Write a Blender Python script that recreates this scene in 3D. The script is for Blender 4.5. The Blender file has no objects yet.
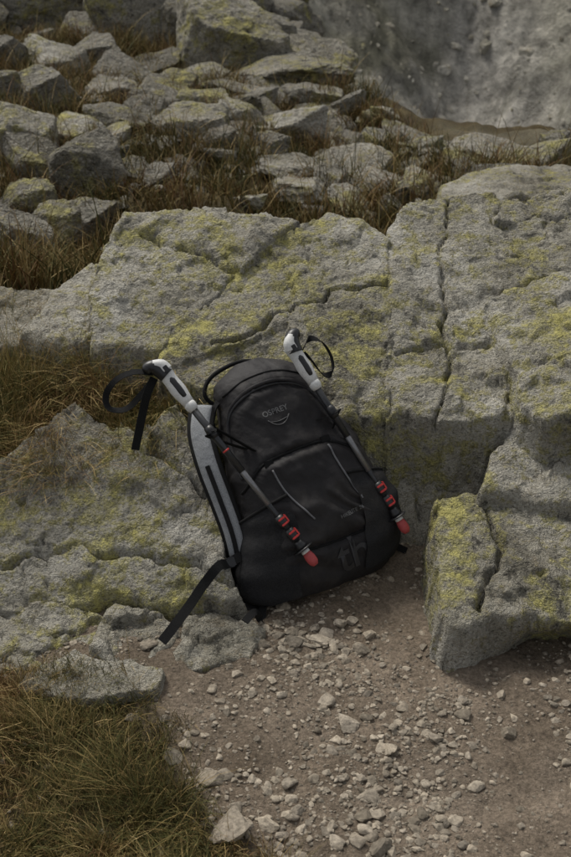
import bpy, math, numpy as np, bmesh
from mathutils import Vector
rng=np.random.default_rng(11)
scene=bpy.context.scene
# ---------------------------------------------------------------- noise
TAB=np.random.default_rng(3).random(65536).astype(np.float32)
def h3(i,j,k,s): return TAB[((i*73856093)^(j*19349663)^(k*83492791)^(s*2654435))&65535]
def vn(x,y,z,s=0):
    xi=np.floor(x).astype(np.int64);yi=np.floor(y).astype(np.int64);zi=np.floor(z).astype(np.int64)
    fx=x-xi;fy=y-yi;fz=z-zi
    fx=fx*fx*fx*(fx*(fx*6-15)+10);fy=fy*fy*fy*(fy*(fy*6-15)+10);fz=fz*fz*fz*(fz*(fz*6-15)+10)
    r=0
    flat=not np.any(fz)
    for a in (0,1):
        wa=fx if a else 1-fx
        for b in (0,1):
            wb=fy if b else 1-fy
            for c in ((0,) if flat else (0,1)):
                wc=fz if c else 1-fz
                r=r+wa*wb*wc*h3(xi+a,yi+b,zi+c,s)
    return r*2-1
def fbm(x,y,z=None,sc=1,oc=4,s=0,g=.5):
    x=np.asarray(x,float);y=np.asarray(y,float)
    r=0;am=1;t=0
    for o in range(oc):
        f=sc*2.03**o
        xx=x*f*.8-y*f*.6+o*7.1;yy=x*f*.6+y*f*.8+o*3.7
        zz=np.zeros_like(x) if z is None or np.isscalar(z) else z*f+o*1.3
        r=r+am*vn(xx,yy,zz,s+o*17+(int(z)*7 if z is not None and np.isscalar(z) else 0));t+=am;am*=g
    return r/t
def facets(x,y,sc,s):
    x=x*sc;y=y*sc
    xi=np.floor(x).astype(np.int64);yi=np.floor(y).astype(np.int64)
    d1=np.full(x.shape,9.);d2=np.full(x.shape,9.);hh=np.zeros(x.shape)
    for a in (-1,0,1):
        for b in (-1,0,1):
            ci=xi+a;cj=yi+b
            px=ci+h3(ci,cj,ci*0+1,s);py=cj+h3(ci,cj,ci*0+2,s)
            dx=x-px;dy=y-py;d=np.hypot(dx,dy)
            h=(h3(ci,cj,ci*0+3,s)-.5)*dx+(h3(ci,cj,ci*0+4,s)-.5)*dy+.5*(h3(ci,cj,ci*0+5,s)-.5)
            n=d<d1
            d2=np.where(n,d1,np.minimum(d2,d));hh=np.where(n,h,hh);d1=np.where(n,d,d1)
    return hh,d2-d1
def sdf(px,py,poly):
    P=np.array(poly);n=len(P);d=np.full(px.shape,1e9);ins=np.zeros(px.shape,bool)
    for i in range(n):
        a=P[i];b=P[(i+1)%n];e=b-a
        t=np.clip(((px-a[0])*e[0]+(py-a[1])*e[1])/(e@e),0,1)
        d=np.minimum(d,np.hypot(px-a[0]-t*e[0],py-a[1]-t*e[1]))
        if a[1]!=b[1]:
            c=((a[1]>py)!=(b[1]>py))&(px<(b[0]-a[0])*(py-a[1])/(b[1]-a[1])+a[0]);ins^=c
    return np.where(ins,d,-d)
def sstep(a,b,x):
    t=np.clip((x-a)/(b-a),0,1);return t*t*(3-2*t)
def polyline_d(px,py,pts):
    d=np.full(px.shape,1e9)
    for a,b in zip(pts[:-1],pts[1:]):
        a=np.array(a);b=np.array(b);e=b-a
        t=np.clip(((px-a[0])*e[0]+(py-a[1])*e[1])/(e@e),0,1)
        d=np.minimum(d,np.hypot(px-a[0]-t*e[0],py-a[1]-t*e[1]))
    return d
# ---------------------------------------------------------------- mesh helpers
def mk(name,V,F,mat=None,parent=None,smooth=True,cols=None):
    me=bpy.data.meshes.new(name)
    V=np.asarray(V,np.float32)
    if isinstance(F,np.ndarray):
        k=F.shape[1];me.vertices.add(len(V));me.vertices.foreach_set('co',V.ravel())
        me.loops.add(F.size);me.loops.foreach_set('vertex_index',F.astype(np.int32).ravel())
        me.polygons.add(len(F));me.polygons.foreach_set('loop_start',np.arange(0,F.size,k,dtype=np.int32))
        me.polygons.foreach_set('loop_total',np.full(len(F),k,np.int32))
        me.update(calc_edges=True)
    else: me.from_pydata([tuple(map(float,v)) for v in V],[],F)
    me.polygons.foreach_set('use_smooth',np.full(len(me.polygons),smooth))
    if cols is not None:
        ca=me.color_attributes.new('Col','FLOAT_COLOR','POINT')
        ca.data.foreach_set('color',np.asarray(cols,np.float32).ravel())
    ob=bpy.data.objects.new(name,me);scene.collection.objects.link(ob)
    if mat: me.materials.append(mat)
    if parent: ob.parent=parent
    return ob
def gridfaces(nr,nc,mask=None):
    i=np.arange((nr-1)*nc).reshape(nr-1,nc)[:,:-1].ravel()
    F=np.stack([i,i+1,i+nc+1,i+nc],1)
    if mask is not None:
        m=mask.ravel();F=F[m[F].all(1)]
    return F
def compact(V,F):
    u,inv=np.unique(F,return_inverse=True)
    return V[u],inv.reshape(F.shape)
# ---------------------------------------------------------------- materials
class N:
    def __init__(s,name):
        s.m=bpy.data.materials.new(name);s.m.use_nodes=True;s.t=s.m.node_tree;s.t.nodes.clear()
        s.o=s.t.nodes.new('ShaderNodeOutputMaterial');s.b=s.t.nodes.new('ShaderNodeBsdfPrincipled')
        s.t.links.new(s.b.outputs[0],s.o.inputs[0]);s.c=s.t.nodes.new('ShaderNodeTexCoord')
    def L(s,a,b): s.t.links.new(a,b)
    def noise(s,sc,det=4,ro=.6,dist=0,vec=None):
        n=s.t.nodes.new('ShaderNodeTexNoise');n.inputs['Scale'].default_value=sc;n.inputs['Detail'].default_value=det
        n.inputs['Roughness'].default_value=ro;n.inputs['Distortion'].default_value=dist
        s.L(vec or s.c.outputs['Object'],n.inputs['Vector']);return n.outputs['Fac']
    def ramp(s,f,*st):
        n=s.t.nodes.new('ShaderNodeValToRGB');e=n.color_ramp.elements
        while len(e)<len(st): e.new(.5)
        for i,(p,c) in enumerate(st):
            e[i].position=p;e[i].color=(c,c,c,1) if not isinstance(c,tuple) else (*c,1)
        s.L(f,n.inputs[0]);return n.outputs[0]
    def mix(s,f,a,b,bt='MIX'):
        n=s.t.nodes.new('ShaderNodeMix');n.data_type='RGBA';n.blend_type=bt
        for v,i in ((f,0),(a,6),(b,7)):
            if isinstance(v,(int,float)): n.inputs[i].default_value=v if i==0 else (v,v,v,1)
            elif isinstance(v,tuple): n.inputs[i].default_value=(*v,1)
            else: s.L(v,n.inputs[i])
        return n.outputs[2]
    def math(s,op,a,b=0):
        n=s.t.nodes.new('ShaderNodeMath');n.operation=op
        for v,i in ((a,0),(b,1)):
            if isinstance(v,(int,float)): n.inputs[i].default_value=v
            else: s.L(v,n.inputs[i])
        return n.outputs[0]
    def attr(s,nm='Col'):
        n=s.t.nodes.new('ShaderNodeAttribute');n.attribute_name=nm;return n.outputs['Color']
    def bump(s,h,dist,st=1,prev=None):
        n=s.t.nodes.new('ShaderNodeBump');n.inputs['Distance'].default_value=dist;n.inputs['Strength'].default_value=st
        s.L(h,n.inputs['Height'])
        if prev: s.L(prev,n.inputs['Normal'])
        return n.outputs[0]
    def fin(s,col,rough=.9,normal=None,spec=.3):
        if isinstance(col,tuple): s.b.inputs['Base Color'].default_value=(*col,1)
        else: s.L(col,s.b.inputs['Base Color'])
        s.b.inputs['Roughness'].default_value=rough;s.b.inputs['Specular IOR Level'].default_value=spec
        if normal: s.L(normal,s.b.inputs['Normal'])
        return s.m
def rock_mat(name,lich=.5,tone=1.0,k=1.0):
    m=N(name)
    n1=m.noise(3.1*k,5,.72);q=m.noise(26*k,5,.8);p=m.noise(4.2*k,4,.68,.6);x=m.noise(170*k,2,.7)
    a=m.ramp(n1,(.32,(.105*tone,.096*tone,.072*tone)),(.45,(.26*tone,.243*tone,.195*tone)),(.58,(.37*tone,.35*tone,.295*tone)),(.74,(.53*tone,.51*tone,.45*tone)))
    a=m.mix(m.ramp(q,(.51,0.),(.65,.55)),a,(.20*tone,.16*tone,.105*tone))
    a=m.mix(m.ramp(x,(.34,.6),(.44,0.)),a,(.08,.076,.065))
    a=m.mix(m.ramp(x,(.58,0.),(.72,.5)),a,(.56,.54,.49))
    s=m.math('ADD',m.math('MULTIPLY',p,.46),m.math('MULTIPLY',q,.54))
    lo=.575-.13*lich
    lc=m.ramp(x,(.3,(.15,.14,.055)),(.5,(.275,.255,.105)),(.7,(.41,.375,.17)))
    a=m.mix(m.ramp(s,(lo,0.),(lo+.055,.78)),a,lc)
    a=m.mix(m.ramp(s,(lo+.082,0.),(lo+.105,.72)),a,(.46,.42,.145))
    d=m.math('MULTIPLY',m.ramp(q,(.36,1.),(.44,0.)),m.ramp(n1,(.40,1.),(.62,.35)))
    a=m.mix(m.math('MULTIPLY',d,.9),a,(.045,.042,.034))
    h=m.math('ADD',m.noise(12*k,6,.75),m.math('MULTIPLY',q,.4))
    return m.fin(a,.92,m.bump(h,.05/k,1.),.2)
R_mid=rock_mat('granite_lichen',.55);R_hi=rock_mat('granite_lichen_rich',.76,.97);R_lo=rock_mat('granite_pale',.25,1.03)
R_far=rock_mat('granite_weathered',.35,.68,.35);R_far2=rock_mat('granite_weathered_pale',.5,.97,.4)
def vc_mat(name,rough=.95,var=.35,sc=90,bd=0):
    m=N(name);c=m.attr()
    c=m.mix(1.,c,m.ramp(m.noise(sc,2,.7),(.3,1-var),(.7,1+var)),'MULTIPLY')
    n=m.bump(m.noise(sc*1.5,3,.7),bd,.8) if bd else None
    return m.fin(c,rough,n,.2)
# ---------------------------------------------------------------- rock blocks: surveyed outlines in millimetres (x,y) on sloping tops
def mm(s): return [tuple(float(c)/1000 for c in p.split(',')) for p in s.split()]
BW={
'A':((.085,0,.62),mm('-907,2147 -649,2227 -567,2302 -492,2358 -402,2320 -313,2302 -251,2354 -225,2298 -194,2210 -164,2126 -139,2045 -84,1939 -151,1951 -290,1951 -373,1970 -482,1943 -608,1924 -858,1900')),
'C1':((.19,0,.40),mm('-436,2943 -255,2958 -73,2943 33,2899 -61,2807 -129,2745 -213,2639 -287,2560 -302,2499 -460,2508 -482,2639 -470,2765')),
'C2':((.182,0,.40),mm('44,2902 119,2950 203,2917 261,2866 256,2649 240,2298 102,2298 -165,2382 -286,2439 -293,2538 -208,2642 -124,2748 -56,2810')),
'C3':((.19,0,.38),mm('270,2879 336,2992 448,3027 782,3055 1195,3075 1105,2722 730,2746 543,2705 495,2655 519,2510 540,2347 516,2301 244,2296 264,2655')),
'B':((-.17,0,1.1),mm('105,2330 250,2325 341,2332 430,2322 515,2330 495,2300 442,2263 360,2244 323,2203 253,2172 103,2172')),
'D':((.275,0,.30),mm('499,2610 545,2658 694,2710 900,2729 1132,2654 1007,2210 639,2245 578,2231 544,2285 519,2450')),
'E':((.14,0,.45),mm('529,2293 664,2332 921,2346 948,2073 628,2108 438,2139 462,2212')),
'F':((.15,0,.30),mm('345,2150 435,2164 633,2128 908,2087 869,1780 583,1849 437,1844 336,1807 329,1970')),
'G1':((.05,0,.15),mm('-790,1888 -606,1918 -483,1946 -378,1924 -385,1847 -404,1807 -499,1784 -752,1744')),
'G2':((.05,0,.10),mm('-533,1705 -513,1757 -441,1811 -355,1778 -257,1747 -257,1700 -402,1687')),
'G3':((.045,0,.20),mm('-398,1832 -367,1946 -260,1930 -151,1943 -49,1888 -75,1822 -143,1805 -253,1773 -337,1799')),
'H':((.27,0,.10),mm('-939,2891 -778,2902 -619,2930 -530,2847 -533,2716 -582,2618 -717,2604 -866,2594')),
'H2':((.22,0,.30),mm('-580,2749 -515,2848 -482,2832 -490,2685 -465,2534 -549,2524 -639,2559')),
'J':((-.02,0,.02),mm('664,4801 870,5040 1289,5096 1885,5139 1723,4615 1200,4676 684,4615')),
}
CRK={'C2':[mm('-170,2508 -62,2554 111,2649 259,2698')],'C3':[mm('256,2480 374,2510 519,2510'),mm('448,3027 399,2792 386,2510 331,2296')],
'A':[mm('-492,2358 -334,2275 -191,2147'),mm('-621,2025 -450,2055 -251,2025 -76,1966')],'C1':[mm('-381,2859 -220,2789 -129,2745')],
'F':[mm('435,2164 461,2021 397,1844')],'B':[mm('346,2361 336,2234'),mm('268,2282 362,2298 455,2282')],'G3':[mm('-260,1930 -230,1850 -253,1773')]}
PR={'A':(R_hi,.008,.005,.10),'C1':(R_mid,.009,.006,.2),'C2':(R_hi,.008,.0055,.25),'C3':(R_mid,.009,.006,.3),'B':(R_lo,.008,.005,.2),'D':(R_hi,.018,.007,.25),
'E':(R_mid,.016,.006,.2),'F':(R_hi,.012,.0055,.25),'G1':(R_mid,.010,.005,.1),'G2':(R_lo,.01,.005,.08),'G3':(R_lo,.008,.005,.08),'H':(R_lo,.012,.006,.15),'H2':(R_mid,.012,.006,.2),'J':(R_mid,.03,.012,.3)}
def block(k,seed):
    (z0,ax,ay),poly=BW[k];mat,rad,res,dep=PR[k]
    P=np.array(poly);x0,y0=P.min(0)-.08;x1,y1=P.max(0)+.08
    X,Y=np.meshgrid(np.arange(x0,x1,res),np.arange(y0,y1,res))
    s=sdf(X,Y,poly)+.012*fbm(X,Y,0,7,3,seed)+.009*fbm(X,Y,0,30,4,seed+5,.6)+.008
    z=z0+ax*X+ay*(Y-2)
    wx=X+.04*fbm(X,Y,0,6,4,seed+9,.6);wy=Y+.04*fbm(X,Y,2,6,4,seed+9,.6)
    f1,e1=facets(wx,wy*1.3,3.2,seed);f2,e2=facets(wx*1.2+.3*wy,wy*1.6,10,seed+3)
    z=z+.024*f1+.024*f2*sstep(-.3,.3,fbm(X,Y,0,3,2,seed+8))+.022*fbm(X,Y,0,2.5,3,seed+2)+.012*fbm(X,Y,0,14,6,seed+4,.68)
    for c in CRK.get(k,[]):
        d=polyline_d(wx-.012*fbm(X,Y,0,12,3,5),wy+.012*fbm(X,Y,4,12,3,5),c)
        z-=.030*np.exp(-(d/(.0050*(1+.9*fbm(X,Y,0,10,2,9))))**2)
    z-=.009*np.exp(-(e2/.04)**2)*sstep(.0,.25,fbm(X,Y,0,4,2,seed+12))
    r=rad*(1+.9*fbm(X,Y,0,5,2,seed+7))
    q=np.clip(1-s/r,0,1)
    z=z-r*(1-np.sqrt(np.clip(1-np.minimum(q,.95)**2,0,1)))-np.clip(-s+.05*r,0,1)*7
    V=np.stack([X,Y,z],-1).reshape(-1,3)
    V[:,0]+=.014*fbm(V[:,0],V[:,1],V[:,2],14,4,seed,.6);V[:,1]+=.024*fbm(V[:,0],V[:,1],V[:,2],12,4,seed+1,.6)
    if k=='F': V[:,1]+=np.clip(.07-V[:,2],0,.10)*.75*sstep(.38,.52,V[:,0])*sstep(2.1,2.0,V[:,1])
    F=gridfaces(*X.shape,mask=(s>-dep*.25-.02))
    V,F=compact(V,F);return mk('rock_slab' if k in('A','C2','C3','B') else 'boulder',V,F,mat)
for i,k in enumerate(BW): block(k,20+i*31)
# ---------------------------------------------------------------- ground
def edge(x): return np.interp(x,[-.3,.4,1,6],[18,9.5,7.6,7.2])
def H(x,y,det=True):
    x=np.asarray(x,float);y=np.asarray(y,float)
    lf=sstep(-.1,-.3,x)
    z=.25*sstep(1.98,2.45,y)*lf+(1-lf)*.2*sstep(2.05,2.65,y)
    z=z+.03*fbm(x,y,0,1.3,3,1)*sstep(2.3,1.6,y)
    z=z-sstep(2.9,4.6,y)*.50-.08*np.clip(y-4,0,14)
    z=z+.25*sstep(.2,-2.5,x)*sstep(4,8,y)
    ye=edge(x);k=np.clip(y-ye,0,None)
    z=z-.75*k*sstep(0,4,k)*sstep(60,30,y)
    far=sstep(30,60,y)
    if np.any(far>0):
        rn=1-np.abs(fbm(x,y,0,.10,5,45,.55))*2.2
        fz=-19+.62*(y-55)+fbm(x,y,0,.035,5,40)*8+1.1*fbm(x,y,0,.22,6,44,.62)+1.1*rn-3.0*np.exp(-((x-10.5-.03*(y-60))/4.)**2)+.14*np.abs(x-6)
        z=z*(1-far)+fz*far
    mid=sstep(3.2,5,y)*(1-far)
    if np.any(mid>0): z=z+mid*(.20*fbm(x,y,0,1.1,4,50)+.05*fbm(x,y,0,5,3,51))
    if det: z=z+sstep(3.2,2.6,y)*(.014*fbm(x,y,0,7,3,60)+.006*fbm(x,y,0,40,3,61))
    return z
ys=np.concatenate([np.linspace(-3,.9,25)[:-1],np.exp(np.linspace(math.log(.9),math.log(260),800))])
ss=np.linspace(-1,1,640);ss=ss*(.55+.45*ss**2)
W=1.9+.85*np.clip(ys,0,None)
GX=ss[None,:]*W[:,None];GY=np.repeat(ys[:,None],len(ss),1);GZ=H(GX,GY)
def grassmask(x,y):
    n=.5*fbm(x,y,0,5,3,70)
    g=sstep(.0,.10,-(x+.03+.55*(y-1.35))+.16*n)*sstep(1.80,1.74,y)
    g=np.maximum(g,sstep(-.2,-.3,x+.06*n)*sstep(2.15,2.25,y))
    g=np.maximum(g,sstep(3.2,3.6,y)*sstep(-.30,-.05,fbm(x,y,0,.9,3,71)+.1))
    return g
gm=grassmask(GX,GY)
n1=fbm(GX,GY,0,6,4,80);n2=fbm(GX,GY,0,.8,4,81)
dirt=np.stack([.225+.08*n1,.180+.068*n1,.134+.055*n1],-1)
gr=np.stack([.080+.03*n1,.062+.024*n1,.030+.01*n1],-1)
col=dirt*(1-gm[...,None])+gr*gm[...,None]
gg=sstep(3.0,3.5,GY)[...,None]
midc=np.stack([.15+.06*n2,.13+.05*n2,.085+.03*n2],-1);col=col*(1-gg)+(midc*(1-gm[...,None])+gr*gm[...,None])*gg
farm=sstep(28,45,GY)
sl=fbm(GX,GY,GZ,.09,4,90);s2=fbm(GX,GY,GZ,.6,5,91,.8)
band=sstep(-.05,.2,fbm(GX*.8+GY*.3,GY*.5,0,.12,4,95)+.03*(5-GX))
turf=sstep(.02,.2,fbm(GX,GY,GZ,.16,5,97,.65))
fc=np.stack([.36+.13*sl+.25*s2,.345+.115*sl+.235*s2,.29+.08*sl+.20*s2],-1)*(1-.42*band[...,None])  # far slope rock, distance haze painted in as paler, greyer base colour
fc=fc*(1-.55*turf[...,None])+np.array([.16,.155,.09])*.55*turf[...,None]
gu=np.exp(-((GX-10.5-.04*(GY-60)+4*fbm(GX,GY,0,.08,4,92,.6))/2.8)**2)*np.clip(.9+1.0*s2,0,1)
fc=fc*(1-gu[...,None])+(np.array([.58,.55,.49])*(1+.4*s2[...,None]))*gu[...,None]
col=col*(1-farm[...,None])+fc*farm[...,None]
GC=np.concatenate([np.clip(col,.03,1),np.ones(col.shape[:2]+(1,))],-1)
gmat=N('ground_soil');c=gmat.attr();g1=gmat.noise(120,4,.75)
c=gmat.mix(1.,c,gmat.ramp(g1,(.3,.5),(.7,1.55)),'MULTIPLY')
c=gmat.mix(1.,c,gmat.ramp(gmat.noise(1.6,6,.85),(.3,.55),(.7,1.45)),'MULTIPLY')
gmat=gmat.fin(c,.95,gmat.bump(gmat.noise(90,5,.8),.014,1.),.15)
fm_=N('mountain_rock_hazed');c=fm_.attr();g2=fm_.noise(.55,7,.8)
c=fm_.mix(1.,c,fm_.ramp(g2,(.36,.5),(.5,1.),(.62,1.5)),'MULTIPLY')
fm_=fm_.fin(c,.95,fm_.bump(g2,1.8,1.),.1)
gob=mk('ground',np.stack([GX,GY,GZ],-1).reshape(-1,3),gridfaces(*GX.shape),gmat,cols=GC.reshape(-1,4))
gob.data.materials.append(fm_)
gob.data.polygons.foreach_set('material_index',(np.repeat(ys[:-1],len(ss)-1)>19).astype(np.int32))
# ---------------------------------------------------------------- boulders
def ico(n):
    bm=bmesh.new();bmesh.ops.create_icosphere(bm,subdivisions=n,radius=1)
    V=np.array([v.co[:] for v in bm.verts]);F=np.array([[v.index for v in f.verts] for f in bm.faces]);bm.free();return V,F
ICO={n:ico(n) for n in (2,3,4,5,6)}
def rockshape(n,r,p=16,npl=13,amp=.05,bed=0):
    D,F=ICO[n];Nn=r.normal(size=(npl,3));Nn/=np.linalg.norm(Nn,axis=1)[:,None]
    if bed: Nn[:2]=[[.1,-.1,1],[-.1,.05,-1]];Nn[2:]*=np.array([1,1,.35]);Nn/=np.linalg.norm(Nn,axis=1)[:,None]
    d=r.uniform(.5,.95,npl);q=np.clip(D@Nn.T,0,None)/d
    rad=(np.sum(q**p,1)+1e-3)**(-1/p);rad=np.minimum(rad,1.35)
    V=D*rad[:,None]
    if amp:
        o=r.uniform(0,50,3);W_=V+o
        V=V*(1+amp*(fbm(W_[:,0],W_[:,1],W_[:,2],2.2,3,5)[:,None])+ .5*amp*fbm(W_[:,0],W_[:,1],W_[:,2],9,3,6)[:,None])
    V-=(V.max(0)+V.min(0))/2
    return V/np.abs(V).max(0),F
def rotz(V,a): c,s=math.cos(a),math.sin(a);return np.stack([V[:,0]*c-V[:,1]*s,V[:,0]*s+V[:,1]*c,V[:,2]],1)
M="""-129,1077,101,73 -42,966,87,66 4,904,82,20 -228,1141,116,48 -312,1406,82,59 -104,583,34,24 -113,522,24,17 -156,738,39,26 -210,874,30,21 -150,631,40,28
-115,462,26,22 -98,531,29,15 -79,823,29,16 -58,770,34,17 -82,738,26,13 -30,738,33,20 -10,694,23,15 -42,668,24,11 9,738,33,20 24,805,35,13 8,631,45,11 38,655,41,14 37,694,31,11
56,708,19,13 128,668,54,13 159,676,36,15 175,723,19,13 106,660,24,9 57,583,14,10 -119,883,46,19 -123,805,35,14 -156,951,49,23 -111,951,41,15 -65,883,38,15 -29,823,43,14
-4,787,28,12 25,620,17,8 69,620,14,6 -86,1058,45,45 -20,1514,76,50 14,1155,49,24 18,850,37,12 -172,883,46,23 -181,1058,54,23 -133,1514,88,50 -262,1613,94,54 -73,1575,79,39
-102,694,37,15 -123,655,35,15 -129,539,25,17 -179,738,26,23 30,1010,60,34 -20,1090,55,40"""
for i,t in enumerate(M.split()):
    x,y,w,h=[float(c)/100 for c in t.split(',')];z=float(H(x,y))
    r=np.random.default_rng(520+i);V,F=rockshape(6 if w>.5 else 5,r,p=44,npl=12,amp=.11,bed=1)
    V=V*np.array([w*.6,w*.5,h*.66]);V=rotz(V,r.uniform(-.4,.4));V[:,2]+=V[:,0]*r.uniform(-.3,.3)+V[:,1]*r.uniform(-.1,.35);V+=np.array([x,y+w*.35,z+h*.34])
    mk('boulder',V,F,R_far2 if i in (0,1,2,13,20,21,22,24,25) or i%3==0 else R_far,smooth=False)
r=np.random.default_rng(78);POOL=[rockshape(3,r,p=26,npl=9,amp=.08,bed=i%2) for i in range(24)];POOL4=[rockshape(4,r,p=34,npl=10,amp=.12,bed=1) for i in range(40)]
def rubble(n,xr,yr,sc,seed,mat,flat,reject=True):
    Vs=[];Fs=[];off=0;r=np.random.default_rng(seed)
    for i in range(n):
        y=r.uniform(*yr);x=xr(r,y)
        if y>edge(x)-.1: continue
        if x>0 and y<5.6 : continue
        if reject and fbm(x,y,0,.9,3,71)>.08 and r.random()<.85: continue
        w=y*sc*r.lognormal(0,.6)
        V,F=POOL4[r.integers(40)] if w>.06 else POOL[r.integers(24)]
        V=V*np.array([w,w*r.uniform(.5,1),w*r.uniform(*flat)]);V=rotz(V,r.uniform(0,6.3))
        V[:,2]+=V[:,0]*r.uniform(-.35,.35)+V[:,1]*r.uniform(-.2,.4);V+=np.array([x,y,float(H(x,y))+w*.10])
        Vs.append(V);Fs.append(F+off);off+=len(V)
    mk('rock_rubble',np.concatenate(Vs),np.concatenate(Fs),mat,smooth=False)
rubble(460,lambda r,y:r.uniform(-.42*y,min(.25*y,2.0)),(4.2,17.5),.016,78,R_far,(.25,.6))
rubble(220,lambda r,y:r.uniform(-.9*y,.5*y),(4.2,17.5),.017,79,R_far,(.25,.6))
rubble(260,lambda r,y:r.uniform(-.16*y,.14*y),(5.6,9.6),.0085,80,R_far2,(.2,.5),True)
rubble(110,lambda r,y:r.uniform(-.12*y,.14*y),(6.0,8.6),.010,81,R_far2,(.2,.4),False)
R_scr=rock_mat('scree_rock',.1,1.45,.06)
Vs=[];Fs=[];off=0;r=np.random.default_rng(31)
n=6000;yy=r.uniform(38,120,n);xx=r.uniform(-.3,.55,n)*yy;zz=H(xx,yy)
for i in range(n):
    w=.0018*yy[i]*r.lognormal(0,.55);V,F=POOL[r.integers(24)]
    V=V*np.array([w,w*r.uniform(.6,1),w*r.uniform(.4,.7)]);V=rotz(V,r.uniform(0,6.3));V[:,2]+=.5*V[:,1];V=V+np.array([xx[i],yy[i],zz[i]-.1*w])
    Vs.append(V);Fs.append(F+off);off+=len(V)
mk('scree',np.concatenate(Vs),np.concatenate(Fs),R_scr,smooth=False)
# ---------------------------------------------------------------- gravel
Vs=[];Fs=[];Cs=[];off=0;r=np.random.default_rng(5)
PG=[rockshape(2,r,p=14,npl=10,amp=0) for _ in range(40)];PG3=[rockshape(3,r,p=20,npl=10,amp=.05) for _ in range(20)]
n=70000;gx=r.uniform(-.7,1.2,n);gy=r.uniform(1.1,2.45,n);gk=grassmask(gx,gy);cl=fbm(gx,gy,0,4,4,99)
keep=((gk<.35)|(r.random(n)<.06))&(r.random(n)<.55+1.1*cl);gx=gx[keep][:18000];gy=gy[keep][:18000];cl=cl[keep];gz=H(gx,gy)
for i in range(len(gx)):
    w=.0020*r.lognormal(0,.6)*(1+.6*cl[i])
    if r.random()<.020: w=r.uniform(.005,.010)
    if r.random()<.0045: w=r.uniform(.011,.022)
    V,F=PG3[r.integers(20)] if w>.006 else PG[r.integers(40)]
    V=V*np.array([w*r.uniform(.9,1.4),w,w*r.uniform(.4,.75)]);V=rotz(V,r.uniform(0,6.3))
    V=V+np.array([gx[i],gy[i],gz[i]+w*.15]);t=r.uniform(.5,1.2)*(.85 if w<.004 else 1);c=np.array([.30,.258,.20])*t+r.uniform(-.012,.012)
    Vs.append(V);Fs.append(F+off);off+=len(V);Cs.append(np.repeat([[*np.clip(c,.03,1),1]],len(V),0))
mk('gravel',np.concatenate(Vs),np.concatenate(Fs),vc_mat('gravel_stone',.9,.35,120,bd=.002),cols=np.concatenate(Cs),smooth=False)
# ---------------------------------------------------------------- grass
gmt=vc_mat('grass_blades',.7,.2,40);gmt.node_tree.nodes['Principled BSDF'].inputs['Specular IOR Level'].default_value=.15
def grass(name,X,Y,Lm,wd,seed,droop=.7,dirx=0,diry=-.2,bright=1.):
    r=np.random.default_rng(seed);n=len(X);Z=H(X,Y)-.004
    tuft=1+.7*fbm(X,Y,0,8,2,seed+11)
    L=Lm*r.lognormal(0,.3,n)*tuft
    ang=r.uniform(0,2*np.pi,n);le=r.uniform(.15,1.,n)*droop
    dx=np.cos(ang)*le+dirx+.6*fbm(X,Y,0,9,2,seed);dy=np.sin(ang)*le+diry+.6*fbm(X,Y,3,9,2,seed)
    T=np.array([0,.35,.7,1.]);wv=np.array([1,.8,.5,.0])
    a2=r.uniform(0,np.pi,n);sx=np.cos(a2)*wd;sy=np.sin(a2)*wd
    V=np.zeros((n,7,3));idx=0
    for j,t in enumerate(T):
        px=X+dx*L*t**1.5;py=Y+dy*L*t**1.5;pz=Z+L*(t-.35*t*t*np.clip(np.hypot(dx,dy),0,1.6))
        if j<3:
            V[:,idx]=np.stack([px-sx*wv[j],py-sy*wv[j],pz],1);V[:,idx+1]=np.stack([px+sx*wv[j],py+sy*wv[j],pz],1);idx+=2
        else: V[:,6]=np.stack([px,py,pz],1)
    base=(np.arange(n)*7)[:,None]
    F=np.concatenate([base+np.array([[0,1,3]]),base+np.array([[0,3,2]]),base+np.array([[2,3,5]]),base+np.array([[2,5,4]]),base+np.array([[4,5,6]])])
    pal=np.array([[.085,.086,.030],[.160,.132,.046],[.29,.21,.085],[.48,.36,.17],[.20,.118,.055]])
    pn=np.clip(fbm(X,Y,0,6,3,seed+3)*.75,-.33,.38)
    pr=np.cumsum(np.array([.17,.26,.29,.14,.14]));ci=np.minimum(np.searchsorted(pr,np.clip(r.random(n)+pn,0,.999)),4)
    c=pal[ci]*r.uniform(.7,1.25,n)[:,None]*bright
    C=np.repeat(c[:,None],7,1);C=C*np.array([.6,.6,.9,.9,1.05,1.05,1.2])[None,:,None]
    C=np.concatenate([C,np.ones((n,7,1))],2)
    return mk(name,V.reshape(-1,3),F,gmt,cols=C.reshape(-1,4))
def sample(n,x0,x1,y0,y1,seed,f,clump=.05,per=18):
    r=np.random.default_rng(seed);m=n//per
    cx=r.uniform(x0,x1,m*4);cy=r.uniform(y0,y1,m*4);k=f(cx,cy)>r.random(len(cx));cx=cx[k][:m];cy=cy[k][:m]
    X=np.repeat(cx,per)+r.normal(0,clump,len(cx)*per);Y=np.repeat(cy,per)+r.normal(0,clump,len(cx)*per);return X,Y
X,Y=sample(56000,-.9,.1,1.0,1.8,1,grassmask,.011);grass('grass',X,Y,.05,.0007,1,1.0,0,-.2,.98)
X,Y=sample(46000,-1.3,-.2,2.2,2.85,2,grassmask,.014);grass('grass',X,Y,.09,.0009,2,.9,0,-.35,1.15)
X,Y=sample(110000,-5,3.5,3.3,11,3,lambda x,y:grassmask(x,y)*(y<edge(x)),.06);grass('grass',X,Y,.15,.0032,3,.8,0,-.1,.78)
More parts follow.
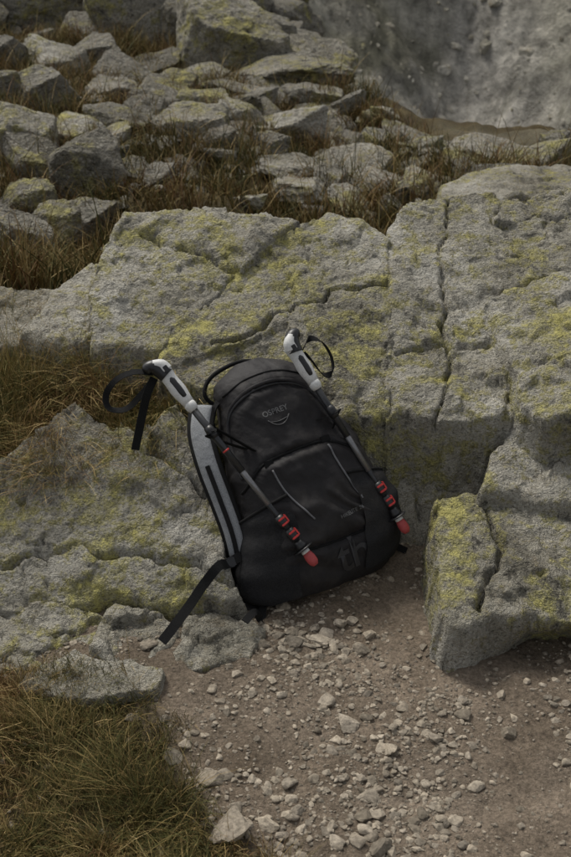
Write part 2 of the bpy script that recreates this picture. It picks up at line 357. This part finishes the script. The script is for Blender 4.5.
# ---------------------------------------------------------------- backpack
O=np.array([.10,2.022,.014]);AX=np.array([.890,.443,.107]);AW=np.array([-.32,.44,.84]);AN=np.array([.325,-.782,.533])
def PL(x,w,n):
    x,w,n=np.broadcast_arrays(*[np.asarray(t,float) for t in (x,w,n)]);return O+x[...,None]*AX+w[...,None]*AW+n[...,None]*AN
KW=[-.02,0,.03,.08,.16,.30,.40,.46,.50,.53,.545]
def prof(w):
    xc=np.interp(w,KW,[.01,.01,.01,.02,.045,.038,.032,.028,.025,.02,.02])
    a=1.06*np.interp(w,KW,[.12,.155,.175,.180,.170,.150,.124,.108,.098,.07,.01])
    nf=np.interp(w,KW,[-.05,-.005,.018,.032,.035,.022,.0,-.015,-.03,-.06,-.09])
    nb=np.interp(w,KW,[-.12,-.15,-.17,-.18,-.18,-.17,-.165,-.16,-.15,-.13,-.10])
    return xc,a,nf,nb
def sprof(w):
    return tuple(sum(prof(np.clip(w+d,-.02,.545))[i]*g for d,g in ((-.016,.15),(-.008,.2),(0,.3),(.008,.2),(.016,.15))) for i in range(4))
def lines_d(x,w,pts): return polyline_d(x,w,[p[:2] for p in pts])
ZIP=[(-.105,.30),(-.098,.38),(-.075,.445),(-.02,.475),(.05,.475),(.105,.445),(.135,.385),(.155,.31)]
PKT=[(-.115,.27),(-.06,.315),(.02,.325),(.10,.32),(.165,.28)]
BOT=[(-.13,.13),(-.05,.115),(.05,.105),(.14,.11),(.20,.13)]
def relief(x,w):
    z=.012*fbm(x,w,0,9,2,200)+.004*fbm(x*1.5+w,w*.7-x,0,22,2,201)
    for L_,dp,wd in ((ZIP,.004,.006),(PKT,.005,.007),(BOT,.004,.007)):
        d=lines_d(x,w,L_);z=z-dp*np.exp(-(d/wd)**2)+.003*np.exp(-((d-.014)/.012)**2)
        z=z+.0007*np.sin((x+w)*420+9*fbm(x,w,0,20,2,8))*np.exp(-(d/.014)**2)
    z=z+.0040*np.sin((x*.8+w*1.0)*70+9*fbm(x,w,0,7,2,7))*sstep(.28,.18,w)*sstep(.02,.07,w)
    z=z+.010*sstep(.33,.30,w)*sstep(.10,.14,w)
    return z
def surf(x,w,off=0):
    xc,a,nf,nb=sprof(w);q=np.clip(np.abs((x-xc)/a),0,.995)
    return (nf+nb)/2+(nf-nb)/2*(1-q**2.7)**(1/2.7)+relief(x,w)*(1-q**4)+off
def PS(x,w,off=0):
    x=np.asarray(x,float);w=np.asarray(w,float);return PL(x,w,surf(x,w,off))
ws=np.linspace(-.02,.545,280);th=np.linspace(0,2*np.pi,401)[:-1]
Wg,Tg=np.meshgrid(ws,th,indexing='ij');xc,a,nf,nb=sprof(Wg);e=2/2.7
cx=np.sign(np.cos(Tg))*np.abs(np.cos(Tg))**e;sn=np.sign(np.sin(Tg))*np.abs(np.sin(Tg))**e
Xl=xc+a*cx;Nl=(nf+nb)/2+(nf-nb)/2*sn+np.where(sn>0,relief(Xl,Wg)*(1-np.abs(cx)**4),0)
Xl=Xl+.010*np.sign(cx)*np.abs(cx)**6*fbm(Wg,Nl,0,18,3,210)
V=PL(Xl,Wg,Nl).reshape(-1,3);V[:,2]=np.where(V[:,2]<.02,.012+.008*np.exp((V[:,2]-.02)/.03),V[:,2])
nr,nc=Wg.shape;idx=np.arange(nr*nc).reshape(nr,nc);j=np.roll(idx,-1,1)
F=np.stack([idx[:-1],j[:-1],j[1:],idx[1:]],-1).reshape(-1,4)
def cloth(name,col,rough=.75,sc=900,amp=.25):
    m=N(name);a=m.noise(sc,2,.6)
    c=m.mix(1.,col,m.ramp(a,(.3,1-amp),(.7,1+amp)),'MULTIPLY')
    c=m.mix(m.ramp(m.noise(7,4,.7),(.5,0.),(.75,.22)),c,(.10,.088,.07))
    h=m.math('ADD',m.math('MULTIPLY',a,.08),m.noise(30,3,.5))
    return m.fin(c,rough,m.bump(h,.005,.8),.3)
def plain(name,col,rough=.5,spec=.5,metal=0,bd=0):
    m=N(name);a=m.noise(200,3,.7);c=m.mix(1.,col,m.ramp(a,(.3,.85),(.7,1.12)),'MULTIPLY')
    mm_=m.fin(c,rough,m.bump(a,bd,.5) if bd else None,spec);m.b.inputs['Metallic'].default_value=metal;return mm_
FAB=cloth('pack_fabric',(.017,.0155,.016),.66);FAB2=cloth('pack_panel',(.025,.023,.024),.6);WEB=plain('black_webbing',(.010,.010,.010),.85,.2,0,.002)
GREY=cloth('grey_mesh',(.24,.25,.26),.8,600,.35);STR=plain('reflective_piping',(.13,.13,.135),.5);LOGO=plain('logo_print',(.105,.105,.105),.6);TON=plain('tonal_print',(.021,.020,.0215),.5)
BLK=plain('black_plastic',(.015,.015,.016),.4,.5);WHT=plain('white_grip',(.60,.60,.58),.5,.4);RED=plain('red_clamp',(.50,.035,.03),.4,.5);PNK=plain('red_tip_cover',(.40,.065,.065),.55,.4)
ALU=plain('dark_shaft',(.035,.036,.038),.3,.5,.3);GSH=plain('grey_shaft',(.22,.22,.225),.35,.5,.6)
bp=bpy.data.objects.new('backpack',None);scene.collection.objects.link(bp)
mk('body',V,F,FAB,bp)
def cr(pts,n=8):
    P=np.array(pts,float);P=np.vstack([2*P[0]-P[1],P,2*P[-1]-P[-2]]);out=[]
    for i in range(1,len(P)-2):
        for t in np.linspace(0,1,n,endpoint=False):
            a,b,c,d=P[i-1:i+3];out.append(.5*(2*b+(c-a)*t+(2*a-5*b+4*c-d)*t*t+(3*b-a-3*c+d)*t**3))
    out.append(P[-2]);return np.array(out)
def sweep(name,P,sec,mat,parent,hint=AN,smooth=True):
    P=np.asarray(P);n=len(P);T=np.gradient(P,axis=0);T/=np.linalg.norm(T,axis=1)[:,None]+1e-12
    V=[]
    for i in range(n):
        h=hint[i] if np.ndim(hint)==2 else hint
        s=np.cross(T[i],h);s/=np.linalg.norm(s)+1e-9;u=np.cross(s,T[i])
        for a,b in sec(i/(n-1)): V.append(P[i]+a*s+b*u)
    k=len(sec(0));V=np.array(V);F=[]
    for i in range(n-1):
        for j in range(k): F.append([i*k+j,i*k+(j+1)%k,(i+1)*k+(j+1)%k,(i+1)*k+j])
    F.append(list(range(k))[::-1]);F.append([(n-1)*k+j for j in range(k)])
    return mk(name,V,F,mat,parent,smooth=smooth)
def tube(name,pts,r,mat,parent,n=8,k=12,hint=AN):
    f=r if callable(r) else (lambda t:r)
    return sweep(name,cr(pts,n) if n else np.array(pts),lambda t:[(f(t)*math.cos(q*2*math.pi/k),f(t)*math.sin(q*2*math.pi/k)) for q in range(k)],mat,parent,hint)
def ribbon(name,pts,w,th,mat,parent,hint=AN,n=8):
    return sweep(name,cr(pts,n),lambda t:[(-w/2,-th/2),(w/2,-th/2),(w/2,th/2),(-w/2,th/2)],mat,parent,hint,smooth=False)
def box(name,c,d,mat,parent,ax=(AX,AW,AN),bev=.3):
    bm=bmesh.new();bmesh.ops.create_cube(bm,size=1)
    for v in bm.verts: v.co=Vector((v.co.x*d[0],v.co.y*d[1],v.co.z*d[2]))
    bmesh.ops.bevel(bm,geom=bm.edges[:],offset=min(d)*bev,segments=2,affect='EDGES')
    A=np.array(ax)
    for v in bm.verts: v.co=Vector(np.array(c)+np.array(v.co)@A)
    me=bpy.data.meshes.new(name);bm.to_mesh(me);bm.free();me.materials.append(mat)
    o=bpy.data.objects.new(name,me);scene.collection.objects.link(o);o.parent=parent;return o
def onsurf(pts,off=.001,n=10):
    Q=cr([(p[0],p[1],0) for p in pts],n);return PS(Q[:,0],Q[:,1],off)
def sstrip(name,pts,w,mat,off=.0015,th=.0015):
    P=onsurf(pts,off);return sweep(name,P,lambda t:[(-w/2,-th),(w/2,-th),(w/2,th),(-w/2,th)],mat,bp)
sstrip('zip',ZIP,.006,BLK,.001);sstrip('zip_flap',[(x*.97,w+.008) for x,w in ZIP],.008,FAB2,.001)
sstrip('pocket_edge',PKT,.006,WEB,.0015);sstrip('base_seam',BOT,.005,WEB,.0005)
sstrip('stripe_1',[(-.045,.300),(-.035,.25),(-.015,.205),(.005,.170)],.0038,STR)
sstrip('stripe_2',[(.098,.312),(.104,.27),(.116,.22),(.130,.172)],.0038,STR)
sstrip('lid_seam',[(-.075,.485),(-.02,.505),(.05,.505),(.11,.48)],.004,WEB,.0005)
for i,(x,w) in enumerate([(-.045,.315),(.10,.325)]): box('tag_%d'%(i+1),PS(x,w,.003),(.022,.014,.003),WEB,bp)
box('zip_pull',PS(-.103,.33,.004),(.006,.028,.003),WEB,bp);box('zip_pull_2',PS(.148,.335,.004),(.006,.028,.003),WEB,bp)
def text(name,s,size,x,w,rot,mat,off=.002):
    cu=bpy.data.curves.new(name,'FONT');cu.body=s;cu.size=size;cu.align_x='CENTER';cu.resolution_u=3;cu.offset=size*.012
    ob=bpy.data.objects.new(name,cu);scene.collection.objects.link(ob)
    dg=bpy.context.evaluated_depsgraph_get();me=bpy.data.meshes.new_from_object(ob.evaluated_get(dg));bpy.data.objects.remove(ob)
    bm=bmesh.new();bm.from_mesh(me);bmesh.ops.triangulate(bm,faces=bm.faces[:])
    for q_ in range(2 if size>.05 else 1): bmesh.ops.subdivide_edges(bm,edges=[e for e in bm.edges if e.calc_length()>.007],cuts=2)
    P=np.array([v.co[:] for v in bm.verts]);c_,s_=math.cos(rot),math.sin(rot)
    xx=x+P[:,0]*c_-P[:,1]*s_;wv=w+P[:,0]*s_+P[:,1]*c_;Q=PS(xx,wv,off)
    for v,q in zip(bm.verts,Q): v.co=Vector(q)
    bm.to_mesh(me);bm.free();me.materials.clear();me.materials.append(mat)
    o=bpy.data.objects.new(name,me);scene.collection.objects.link(o);o.parent=bp
text('logo_text','OSPREY',.0175,.012,.414,.02,LOGO,.003);text('model_text','HIKELITE 26',.0115,.092,.153,.08,LOGO,.006)
text('tonal_letters','th',.10,.075,.035,.05,TON,.0022)
sstrip('logo_bird_1',[(-.012,.404),(.0,.392),(.014,.388),(.028,.392),(.04,.404)],.0016,LOGO)
sstrip('logo_bird_2',[(-.006,.399),(.012,.396),(.034,.399)],.0014,LOGO)
tube('haul_loop',[PL(*p) for p in [(-.06,.46,-.15),(-.085,.50,-.15),(-.06,.535,-.15),(.0,.55,-.14),(.05,.54,-.14),(.07,.50,-.14)]],.005,WEB,bp)
ribbon('lid_strap',[PL(*p) for p in [(-.10,.40,-.09),(-.105,.44,-.09),(-.085,.475,-.08),(-.06,.49,-.06)]],.018,.003,WEB,bp,hint=-AX)
SP=mm('-111,480,-100 -142,425,-80 -154,353,-60 -154,274,-50 -154,197,-45 -160,126,-50')
SH=AN*.85-AX*.5;SH/=np.linalg.norm(SH)
def pad(w,t,k=14): return lambda q:[(w/2*math.cos(a)*(1-.12*q),t/2*np.sign(math.sin(a))*abs(math.sin(a))**.6) for a in [2*math.pi*i/k for i in range(k)]]
sweep('shoulder_strap',cr([PL(*p) for p in SP]),pad(.064,.014),WEB,bp,SH)
sweep('shoulder_strap_mesh',cr([PL(*p)+SH*.004 for p in SP]),pad(.046,.014),GREY,bp,SH)
ribbon('strap_slider_web',[PL(*p)+SH*.0135 for p in SP[2:]],.010,.003,WEB,bp,SH)
tail=[PL(-.157,.145,-.03),PL(-.193,.140,-.02),np.array((-.141,1.962,.131)),np.array((-.172,1.936,.103)),np.array((-.200,1.895,.080)),np.array((-.226,1.842,.072)),np.array((-.250,1.800,.062))]
ribbon('webbing_tail_1',tail,.021,.0018,WEB,bp,hint=np.array((.2,-.7,.7)))
box('ladder_buckle',tail[1],(.030,.022,.009),BLK,bp)
ribbon('webbing_tail_2',[PL(-.15,.03,-.02),PL(-.17,.0,.0),(-.065,1.915,.045),(-.085,1.875,.052)],.016,.002,WEB,bp,hint=np.array((0,-.6,.8)))
ribbon('webbing_tail_3',[PL(.17,.05,-.05),PL(.205,.03,-.05),PL(.225,.012,-.05)],.016,.002,WEB,bp)
sweep('hip_belt',cr([PL(*p) for p in mm('-111,97,-60 -157,80,-50 -185,37,-50 -161,-4,-30')]),pad(.05,.02),FAB2,bp,AN)
def pocket(name,sx):
    U_=np.linspace(0,1,24);Vv=np.linspace(0,1,30);VV=[]
    for v in Vv:
        w=.02+v*(.17+.0)
        for u in U_:
            w2=w+ (v*.05*u)
            xc,a,nf,nb=[float(t) for t in sprof(np.array(w2))];ang=(-.15*math.pi+u*.55*math.pi)
            e_=2/2.7;cxx=abs(math.cos(ang))**e_;s_=math.copysign(abs(math.sin(ang))**e_,math.sin(ang))
            bulge=.010+.012*math.sin(v*math.pi)*math.sin(u*math.pi)+.002*math.sin(v*23+u*9)
            VV.append(PL(xc+sx*(a+bulge)*cxx,w2,(nf+nb)/2+((nf-nb)/2+bulge)*s_))
    VV=np.array(VV);VV[:,2]=np.maximum(VV[:,2],.014)
    mk(name,VV,gridfaces(30,24),cloth(name+'_mesh',(.014,.014,.015),.85,400,.5),bp)
    tube(name+'_hem',VV[-24:],.004,WEB,bp,0,8)
pocket('side_pocket_right',1);pocket('side_pocket_left',-1)
# ---------------------------------------------------------------- trekking poles
def pole(T,G,side):
    e=bpy.data.objects.new('trekking_pole',None);scene.collection.objects.link(e)
    T=PL(*T);G=PL(*G);L=np.linalg.norm(G-T);d=(G-T)/L
    s=np.cross(d,AN);s/=np.linalg.norm(s);u=np.cross(s,d)
    if u@AN<0: u=-u
    at=lambda t,a=0,b=0:T+d*t+s*a+u*b
    def seg(nm,t0,t1,r0,r1,mat,k=20,ov=1.0,prof_=None):
        n=2 if prof_ is None else len(prof_)
        P=[at(t0+(t1-t0)*i/(n-1)) for i in range(n)]
        rr=[r0,r1] if prof_ is None else prof_
        V=[];F=[]
        for i in range(n):
            for j in range(k):
                q=2*math.pi*j/k;V.append(P[i]+s*rr[i]*math.cos(q)*ov+u*rr[i]*math.sin(q))
        for i in range(n-1):
            for j in range(k): F.append([i*k+j,i*k+(j+1)%k,(i+1)*k+(j+1)%k,(i+1)*k+j])
        F.append(list(range(k))[::-1]);F.append([(n-1)*k+j for j in range(k)])
        return mk(nm,V,F,mat,e)
    seg('tip_cover',-.004,.030,0,0,PNK,prof_=[.006,.0105,.0115,.0115,.0105,.009])
    seg('tip_collar',.029,.036,.0095,.0095,WHT)
    seg('basket',.036,.041,0,0,BLK,k=24,prof_=[.010,.020,.021,.012],ov=1.1)
    seg('basket_hub',.041,.060,0,0,BLK,prof_=[.012,.012,.010,.009])
    seg('clamp_1',.064,.092,0,0,BLK,prof_=[.010,.0115,.0115,.010]);seg('clamp_2',.100,.128,0,0,BLK,prof_=[.010,.0115,.0115,.010])
    A=(s,d,u)
    for i,t in enumerate((.070,.083,.106,.119)): box('lever_%d'%(i+1),at(t,0,.0115),(.017,.0045,.005),RED,e,ax=A)
    for i,t in enumerate((.078,.114)): box('lever_arm_%d'%(i+1),at(t,.011,.003),(.005,.020,.009),RED,e,ax=A)
    seg('shaft_low',.058,.25,.0062,.0062,ALU);seg('shaft_label',.16,.30,.0066,.0066,GSH)
    seg('shaft_top',.25,L-.10,.0078,.0078,ALU);seg('clamp_top',L-.20,L-.17,0,0,BLK,prof_=[.009,.011,.011,.009])
    seg('shaft_band',.305,.309,.0081,.0081,RED)
    seg('grip_collar',L-.125,L-.105,0,0,WHT,prof_=[.010,.013,.0135,.0125])
    seg('grip',L-.108,L-.012,0,0,WHT,prof_=[.0115,.0125,.0145,.0155,.0145,.014,.0155,.018],ov=1.15)
    seg('grip_inlay',L-.100,L-.035,0,0,BLK,prof_=[.004,.0150,.0172,.0178,.0170,.0168,.012],ov=.62)
    hd=[at(L-.03,0,0),at(L-.012,-side*.004,0),at(L,-side*.010,.0),at(L+.006,-side*.022,0),at(L+.003,-side*.032,0)]
    tube('grip_head',hd,lambda t:.018*(1-.5*t**3),BLK,e,6,14,hint=u)
    tube('grip_cap',[at(L-.02,side*.004,.004),at(L-.006,side*.002,.006),at(L+.005,-side*.012,.004)],lambda t:.0165*(1-.3*t),WHT,e,6,14,hint=u)
    box('grip_badge',at(L-.020,side*.003,.0205),(.010,.015,.003),BLK,e,ax=A)
    return e,at,L
e1,at1,L1=pole((-.037,.085,.070),(-.200,.595,-.015),1)
e2,at2,L2=pole((.204,.070,.035),(.094,.556,.0),-1)
ribbon('wrist_loop',[PL(*p) for p in mm('-215,581,-20 -251,596,-30 -289,593,-50 -317,570,-70 -320,540,-70 -288,527,-60 -250,546,-40 -215,569,-30')],.014,.0018,WEB,e1,hint=np.array((.3,-.4,.9)))
ribbon('wrist_strap_tail',[PL(*p) for p in mm('-214,571,-30 -240,543,-30 -261,503,-50 -296,437,-70')],.018,.002,WEB,e1,hint=AN)
ribbon('wrist_loop',[PL(*p) for p in mm('122,529,0 148,547,-10 182,533,-30 197,493,-40 187,459,-40 156,461,-20 133,497,0 122,522,0')],.014,.0018,WEB,e2,hint=AX)
ribbon('pole_tie_1',[PS(-.075,.36,.0),at1(L1-.19,-.012,.006),at1(L1-.19,.0,.014),at1(L1-.19,.013,.004),PS(-.06,.35,0)],.012,.002,WEB,bp,hint=AW)
ribbon('pole_tie_2',[PS(.10,.37,.0),at2(L2-.19,-.012,.006),at2(L2-.19,.0,.014),at2(L2-.19,.013,.004),PS(.13,.34,0)],.012,.002,WEB,bp,hint=AW)
# ---------------------------------------------------------------- light, sky, camera
w=bpy.data.worlds.new('World');scene.world=w;w.use_nodes=True;nt=w.node_tree
sky=nt.nodes.new('ShaderNodeTexSky');sky.sky_type='NISHITA';sky.sun_disc=False
EL,RO=math.radians(52),math.radians(-35)
sky.sun_elevation=EL;sky.sun_rotation=RO;sky.dust_density=4
hs=nt.nodes.new('ShaderNodeHueSaturation');hs.inputs['Saturation'].default_value=.2
nt.links.new(sky.outputs[0],hs.inputs['Color']);nt.links.new(hs.outputs[0],nt.nodes['Background'].inputs[0]);nt.nodes['Background'].inputs[1].default_value=.14
sd=bpy.data.lights.new('sun','SUN');sd.energy=2.0;sd.angle=math.radians(12);sd.color=(1,.95,.86)
so=bpy.data.objects.new('sun',sd);scene.collection.objects.link(so)
D=Vector((math.sin(RO)*math.cos(EL),math.cos(RO)*math.cos(EL),math.sin(EL)))
so.rotation_euler=D.to_track_quat('Z','Y').to_euler()
cd=bpy.data.cameras.new('camera');cam=bpy.data.objects.new('camera',cd);scene.collection.objects.link(cam)
cam.location=(0,0,1.6);cam.rotation_euler=(math.radians(60),0,0);cd.sensor_fit='VERTICAL';cd.sensor_height=36;cd.lens=36*1150/857
cd.clip_end=1000;cd.dof.use_dof=True;cd.dof.focus_distance=2.5;cd.dof.aperture_fstop=9
scene.camera=cam
scene.view_settings.view_transform='Standard';scene.view_settings.look='None';scene.view_settings.exposure=0
